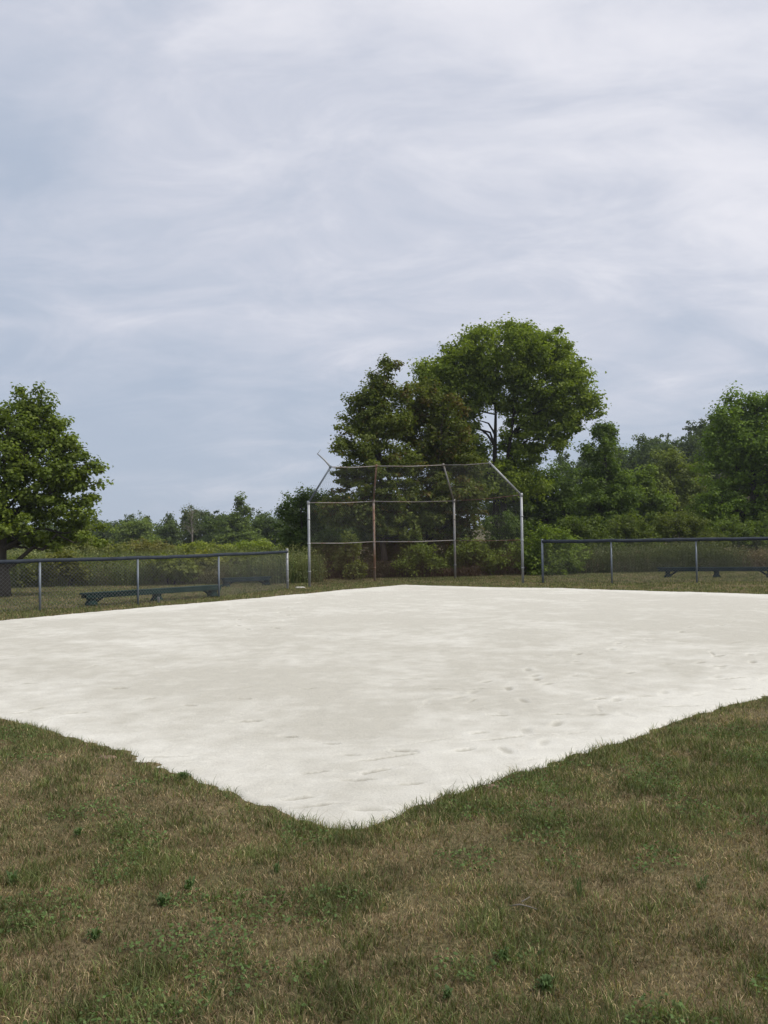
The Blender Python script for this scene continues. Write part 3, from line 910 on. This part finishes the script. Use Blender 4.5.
# ------------------------------------------------------------------ backstop
bp_ = [ground(309.6, 587), ground(374.8, 581.6), ground(455.3, 578.6), ground(523, 583)]
B3 = [np.array((p[0], p[1], 0)) for p in bp_]
bendz = [2.74, 2.86, 2.88, 2.90]
tops = [at(330.5, 467, B3[0][1] - .35), at(376.3, 466, B3[1][1] - .95), at(443.5, 465, B3[2][1] - .85), at(490, 463, B3[3][1] - .5)]
org = (B3[1] + B3[2]) / 2
root = empty('backstop', org, 'tall rusty pipe backstop with leaning wire top behind the far corner of the sand', 'backstop')
B3 = [p - org for p in B3]; tops = [p - org for p in tops]
bends = [p + (0, 0, z_) for p, z_ in zip(B3, bendz)]
pm = [M_galv, M_rust, M_rustlow, M_galv]
for p, bd, tp, m in zip(B3, bends, tops, pm):
    am = M_dullgalv if m is M_galv and p is B3[0] else m
    mb = MB(); mb.tube([p + (0, 0, -.3), p + (0, 0, 1.3), bd], .042, 12)
    for z_ in (.5, 1.4, 2.2):
        mb.tube([p + (0, 0, z_ - .02), p + (0, 0, z_ + .02)], .052, 12)
    mb.tube([bd + (0, 0, -.05), bd + (0, 0, .06)], [.055, .05], 12)
    mb.build('post', m, root)
    mb = MB(); mb.tube([bd, tp], .030, 10); mb.tube([tp - (bd - tp) * -.03, tp + (tp - bd) * .03], .038, 10)
    mb.build('overhang_arm', am, root)
lowz = 1.42
for (a, b_, nm, r) in [(0, 1, 'rail', .015), (1, 2, 'rail', .017), (2, 3, 'rail', .010)]:
    sag = np.array((0, 0, -.03))
    for (p, q2, m) in [(tops[a], tops[b_], M_rustlow), (bends[a], bends[b_], M_rustlow if r > .012 else M_rust), (B3[a] + (0, 0, lowz), B3[b_] + (0, 0, lowz), M_rustlow if r > .012 else M_rust)]:
        rr = .016 if p is tops[a] else r
        mb = MB(); mb.tube([p, (p + q2) / 2 + sag, q2], rr, 8); mb.build(nm, m, root, smooth=True)
    z1 = np.array((0, 0, 1))
    back = np.array((0, .05, 0))
    mb = MB(); wire_panel(mb, B3[a] + z1 * .04 + back, B3[b_] + z1 * .04 + back, B3[b_] + z1 * lowz + back, B3[a] + z1 * lowz + back, .085, .0028)
    mb.build('lower_wire_mesh', M_rustwire, root)
    mb = MB(); wire_panel(mb, B3[a] + z1 * lowz + back, B3[b_] + z1 * lowz + back, bends[b_] + back, bends[a] + back, .10, .0016)
    mb.build('upper_wire_mesh', M_wire, root)
    mb = MB(); wire_panel(mb, bends[a] + back, bends[b_] + back, tops[b_] + (0, 0, -.03), tops[a] + (0, 0, -.03), .10, .0014)
    mb.build('overhang_wire_mesh', M_wire, root)
# the broken stub of pipe beyond the left arm
mb = MB(); tp = tops[0]; mb.tube([tp, tp + (-.18, 0, .22), tp + (-.42, 0, .44)], [.03, .028, .02], 8)
mb.tube([tp + (-.42, 0, .42), tp + (-.30, 0, .58)], [.012, .008], 6)
mb.build('broken_pipe', M_galv, root, smooth=True)


# ------------------------------------------------------------------ benches
def make_bench(label, p0, p1, mat, hgt, legs, group=None):
    p0 = np.array(p0); p1 = np.array(p1); d = p1 - p0; L = float(np.hypot(*d)); rz = math.atan2(d[1], d[0])
    root = empty('bench', (p0[0], p0[1], 0), label, 'bench', group, rz)
    mb = MB()
    mb.box((L / 2, -.075, hgt - .025), (L, .14, .045)); mb.box((L / 2, .075, hgt - .026), (L, .14, .045))
    mb.build('seat', mat, root, bevel=.006)
    mb = MB(); mb.box((L / 2, -.125, hgt - .095), (L - .1, .035, .09)); mb.box((L / 2, .125, hgt - .095), (L - .1, .035, .09))
    mb.build('apron', mat, root, bevel=.004)
    for x in legs:
        x = x * L
        mb = MB(); t_ = hgt - .052
        mb.prism([(x - .13, 0), (x - .12, .06), (x - .075, .12), (x - .085, t_ - .08), (x - .12, t_),
                  (x + .12, t_), (x + .085, t_ - .08), (x + .075, .12), (x + .12, .06), (x + .13, 0)], -.10, .10)
        mb.build('leg', mat, root)
    for x, sgn in ((legs[0] * L, 1), (legs[-1] * L, -1)):
        mb = MB(); mb.tube([(x + sgn * .07, 0, .07), (x + sgn * .42, 0, hgt - .06)], .036, 6); mb.build('brace', mat, root)
    return root


def offs(p, q, k_):
    p = np.array(p); q = np.array(q); d = q - p; n_ = np.array((-d[1], d[0])); n_ /= np.hypot(*n_)
    if n_[1] < 0: n_ = -n_
    return p + n_ * k_, q + n_ * k_


b0, b1 = np.array(ground(82, 606.5)), np.array(ground(220, 596.3))
make_bench('long low green plank bench just behind the left fence', b0, b1, M_green, .33, (.06, .51, .94))
make_bench('low dark bench far behind the last bay of the left fence', ground(222, 587.0), ground(270, 585.0), M_navy, .30, (.08, .92))
make_bench('long dark blue bench behind the right fence', ground(657, 577.5), ground(800, 577.5), M_navy, .36, (.08, .43, .8))

# flat white pad by the left post and other small things
def pad(name, label, cat, u, v_, w, dpt, h, mat, rz):
    x, y = ground(u, v_)
    mb = MB(); mb.box((0, 0, h / 2), (w, dpt, h)); mb.box((0, 0, h + .006), (w * .8, dpt * .8, .012))
    o_ = mb.build(name, mat, None, bevel=.008); o_.location = (x, y, 0); o_.rotation_euler = (0, 0, rz)
    return tag(o_, label, cat)


pad('base_pad', 'flat white pad lying in the grass left of the backstop', 'pad', 300, 588, .30, .24, .025, M_white, .3)
pad('small_block', 'small pale block standing in front of the middle leg of the green bench', 'block', 158.5, 603.2, .06, .05, .15, M_wire, .1)


def clod(name, label, u, v_, sx_, sy_, sz_, seed):
    x, y = ground(u, v_)
    rg = np.random.default_rng(seed)
    a = np.linspace(0, 2 * math.pi, 15)[:-1]
    V = []
    for k_, ph in enumerate(np.linspace(0, math.pi / 2, 6)):
        r = math.cos(ph) * (1 + rg.normal(0, .12, len(a)))
        V.append(np.stack([np.cos(a) * r * sx_, np.sin(a) * r * sy_, np.full(len(a), math.sin(ph) * sz_) * (1 + rg.normal(0, .12, len(a))) - .004], 1))
    m_ = len(a); V = np.vstack(V)
    i_ = np.arange(m_); j_ = (i_ + 1) % m_
    q_ = np.vstack([np.stack([k_ * m_ + i_, k_ * m_ + j_, (k_ + 1) * m_ + j_, (k_ + 1) * m_ + i_], 1) for k_ in range(5)])
    o_ = fast_mesh(name, V, q_, None, M_stone, smooth=True, loc=(x, y, 0))
    return tag(o_, label, 'clod')


clod('soil_clod', 'reddish lump of soil at the left grass edge of the sand', 107, 758, .075, .04, .022, 1)
clod('soil_clod', 'reddish lump of soil at the right grass edge of the sand', 493, 787, .05, .03, .02, 2)


# broad-leaved weeds in the near lawn
def weed_plant(label, u, v_, rad, n_, seed, narrow=False, h=.05):
    x, y = ground(u, v_)
    rg = np.random.default_rng(seed)
    V = []; Q = []; CO = []; k0 = 0
    for k_ in range(n_):
        a = rg.random() * 6.28; L = rad * rg.uniform(.5, 1.1); w = L * (rg.uniform(.10, .16) if narrow else rg.uniform(.24, .36))
        ox, oy = rg.normal(0, rad * .18, 2); L *= .7; w *= .7
        up = rg.uniform(.25, 1.0) * h
        s = np.linspace(0, 1, 5)
        prof = np.sin(np.clip(s * .92 + .08, 0, 1) * math.pi) ** .7 * w / 2
        cx = ox + np.cos(a) * L * s; cy = oy + np.sin(a) * L * s; cz = up * np.sin(s * 2.2) * 1.0 + .004
        nx_, ny_ = -math.sin(a), math.cos(a)
        lft = np.stack([cx + nx_ * prof, cy + ny_ * prof, cz + prof * .25], 1)
        mid = np.stack([cx, cy, cz], 1)
        rgt = np.stack([cx - nx_ * prof, cy - ny_ * prof, cz + prof * .25], 1)
        V.append(np.vstack([lft, mid, rgt]))
        for i_ in range(4):
            Q += [(k0 + i_, k0 + i_ + 1, k0 + 6 + i_, k0 + 5 + i_), (k0 + 5 + i_, k0 + 6 + i_, k0 + 11 + i_, k0 + 10 + i_)]
        c_ = np.array((.075, .125, .042)) * (1 - rg.random() * .3) + np.array((.02, .03, .008)) * rg.random()
        CO.append(np.tile(c_, (15, 1))); k0 += 15
    o_ = fast_mesh('weed_plant', np.vstack(V), Q, None, M_grass, np.vstack(CO), smooth=True, loc=(x, y, 0))
    return tag(o_, label, 'weed', 'broad-leaved weeds in the near lawn')


WP = [
    ('bushy green weed at the sand edge, left of the near corner', 184, 780, .09, 26, .06),
    ('green weed alone on the brown lawn at upper left', 79, 836, .08, 16, .05),
    ('low green weed at the left border of the lawn', 12, 884, .09, 18, .05),
    ('dark green weed clump in the lawn, upper of the three left of centre', 190, 890, .08, 20, .05),
    ('bright green weed clump in the lawn, middle of the three left of centre', 163, 906, .08, 18, .05),
    ('flat green weed clump in the lawn, lowest of the three left of centre', 95, 940, .08, 20, .045),
    ('small bright weed just below the rounded corner of the sand', 277, 873, .06, 14, .045),
    ('tall narrow-leaved weed in the lawn right of centre', 579, 897, .07, 12, .10),
    ('spreading leafy weed near the bottom border, right of centre', 545, 992, .085, 26, .05),
    ('low leafy weed up and left of the one near the bottom border', 502, 962, .07, 18, .05),
    ('grassy green weed in the lawn at the right', 701, 890, .08, 20, .06),
    ('leafy weed at the bottom border left of centre', 448, 1000, .07, 16, .045),
]
for k_, (lab, u, v_, r_, n_, h_) in enumerate(WP):
    weed_plant(lab, u, v_, r_ * .62, int(n_ * 1.5), 400 + k_, narrow=(k_ in (7, 10)), h=h_)
# a pale dry twig
x, y = ground(522, 912)
mb = MB(); mb.tube([(-.05, .01, .022), (-.01, .0, .032), (.03, -.01, .026), (.06, -.02, .02)], [.002, .003, .0025, .0015], 6)
mb.tube([(.0, 0, .043), (.04, .03, .05)], [.003, .0015], 5)
tag(mb.build('twig', M_paleb, smooth=True, loc=(x, y, 0)), 'pale dry twig lying on the lawn right of centre', 'twig')

# ------------------------------------------------------------------ sky, sun, air
SUN_EL, SUN_AZ = R(52), R(106)
w = bpy.data.worlds.new('World'); bpy.context.scene.world = w; w.use_nodes = True
nt = w.node_tree; n = nt.nodes; l = nt.links; n.clear()
sky = n.new('ShaderNodeTexSky'); sky.sky_type = 'NISHITA'; sky.sun_disc = False
sky.sun_elevation = SUN_EL; sky.sun_rotation = SUN_AZ; sky.air_density = 1.0; sky.dust_density = 1.0; sky.ozone_density = 1.0
tc = n.new('ShaderNodeTexCoord'); sp_ = n.new('ShaderNodeSeparateXYZ'); l.new(tc.outputs['Generated'], sp_.inputs[0])


def mth(op, a, b=None):
    m = n.new('ShaderNodeMath'); m.operation = op
    for k_, x in enumerate((a, b)):
        if x is None: continue
        if isinstance(x, (int, float)): m.inputs[k_].default_value = x
        else: l.new(x, m.inputs[k_])
    return m.outputs[0]


zc = mth('MAXIMUM', sp_.outputs['Z'], 0.0)
den = mth('ADD', zc, .34)
cb_ = n.new('ShaderNodeCombineXYZ'); l.new(mth('DIVIDE', sp_.outputs['X'], den), cb_.inputs[0]); l.new(mth('DIVIDE', sp_.outputs['Y'], den), cb_.inputs[1])
mp = n.new('ShaderNodeMapping'); mp.inputs['Rotation'].default_value = (0, 0, R(38)); mp.inputs['Scale'].default_value = (.8, 1.5, 1); mp.inputs['Location'].default_value = (3.1, 1.7, 0)
l.new(cb_.outputs[0], mp.inputs[0])


def wn(scale, detail, rough, dist=0.0):
    x = n.new('ShaderNodeTexNoise'); x.inputs['Scale'].default_value = scale; x.inputs['Detail'].default_value = detail
    x.inputs['Roughness'].default_value = rough; x.inputs['Distortion'].default_value = dist
    l.new(mp.outputs[0], x.inputs['Vector']); return x.outputs['Fac']


big = wn(1.3, 5, .5, .6); fine = wn(4.2, 12, .62, .6)
cl = mth('ADD', mth('MULTIPLY', big, .58), mth('MULTIPLY', fine, .42))
cl = mth('ADD', cl, mth('MULTIPLY', mth('MINIMUM', zc, .55), .62))
cl = mth('ADD', cl, mth('MULTIPLY', sp_.outputs['X'], .10))          # thicker veil overhead
mrw = n.new('ShaderNodeMapRange'); mrw.interpolation_type = 'SMOOTHSTEP'
mrw.inputs['From Min'].default_value = .46; mrw.inputs['From Max'].default_value = .95
l.new(cl, mrw.inputs['Value'])
rc = n.new('ShaderNodeValToRGB'); e = rc.color_ramp.elements
STR = .1
def lin(r_, g_, b__):
    f = lambda c: ((c / 255 + .055) / 1.055) ** 2.4
    return (f(r_) / STR / 10, f(g_) / STR / 10, f(b__) / STR / 10, 1)
e[0].position = 0; e[0].color = lin(181, 193, 212)
e[1].position = 1; e[1].color = lin(246, 245, 251)
m_ = e.new(.5); m_.color = lin(212, 216, 229)
l.new(mrw.outputs['Result'], rc.inputs[0])
sc = n.new('ShaderNodeVectorMath'); sc.operation = 'SCALE'; sc.inputs['Scale'].default_value = 10
l.new(rc.outputs[0], sc.inputs[0])
mx = n.new('ShaderNodeMix'); mx.data_type = 'RGBA'; mx.inputs['Factor'].default_value = .92
l.new(sky.outputs[0], mx.inputs['A']); l.new(sc.outputs[0], mx.inputs['B'])
bg = n.new('ShaderNodeBackground'); bg.inputs['Strength'].default_value = STR
l.new(mx.outputs['Result'], bg.inputs['Color'])
ow = n.new('ShaderNodeOutputWorld'); l.new(bg.outputs[0], ow.inputs[0])

sd_ = bpy.data.lights.new('sun', 'SUN'); so = bpy.data.objects.new('sun', sd_); C.objects.link(so)
sd_.energy = 2.9; sd_.angle = R(1.5); sd_.color = (1, .93, .80)
dirv = Vector((math.sin(SUN_AZ) * math.cos(SUN_EL), math.cos(SUN_AZ) * math.cos(SUN_EL), math.sin(SUN_EL)))
so.rotation_euler = dirv.to_track_quat('Z', 'Y').to_euler()
so.location = (20, 10, 40)

HAZE = True
if HAZE:
    mb = MB(); mb.box((0, 120, 24), (700, 420, 50))
    hm, nt, n2_, l2 = new_mat('haze_air')
    pv = n2_.new('ShaderNodeVolumePrincipled'); pv.inputs['Density'].default_value = .0004; pv.inputs['Color'].default_value = (.82, .90, 1, 1)
    pv.inputs['Anisotropy'].default_value = .2
    oo = n2_.new('ShaderNodeOutputMaterial'); l2.new(pv.outputs[0], oo.inputs['Volume'])
    hz_ = mb.build('haze', hm); tag(hz_, kind='stuff')

sc_ = bpy.context.scene
sc_.view_settings.view_transform = 'Standard'; sc_.view_settings.look = 'None'
sc_.view_settings.exposure = 0; sc_.view_settings.gamma = 1
sc_.render.resolution_x = 768; sc_.render.resolution_y = 1024
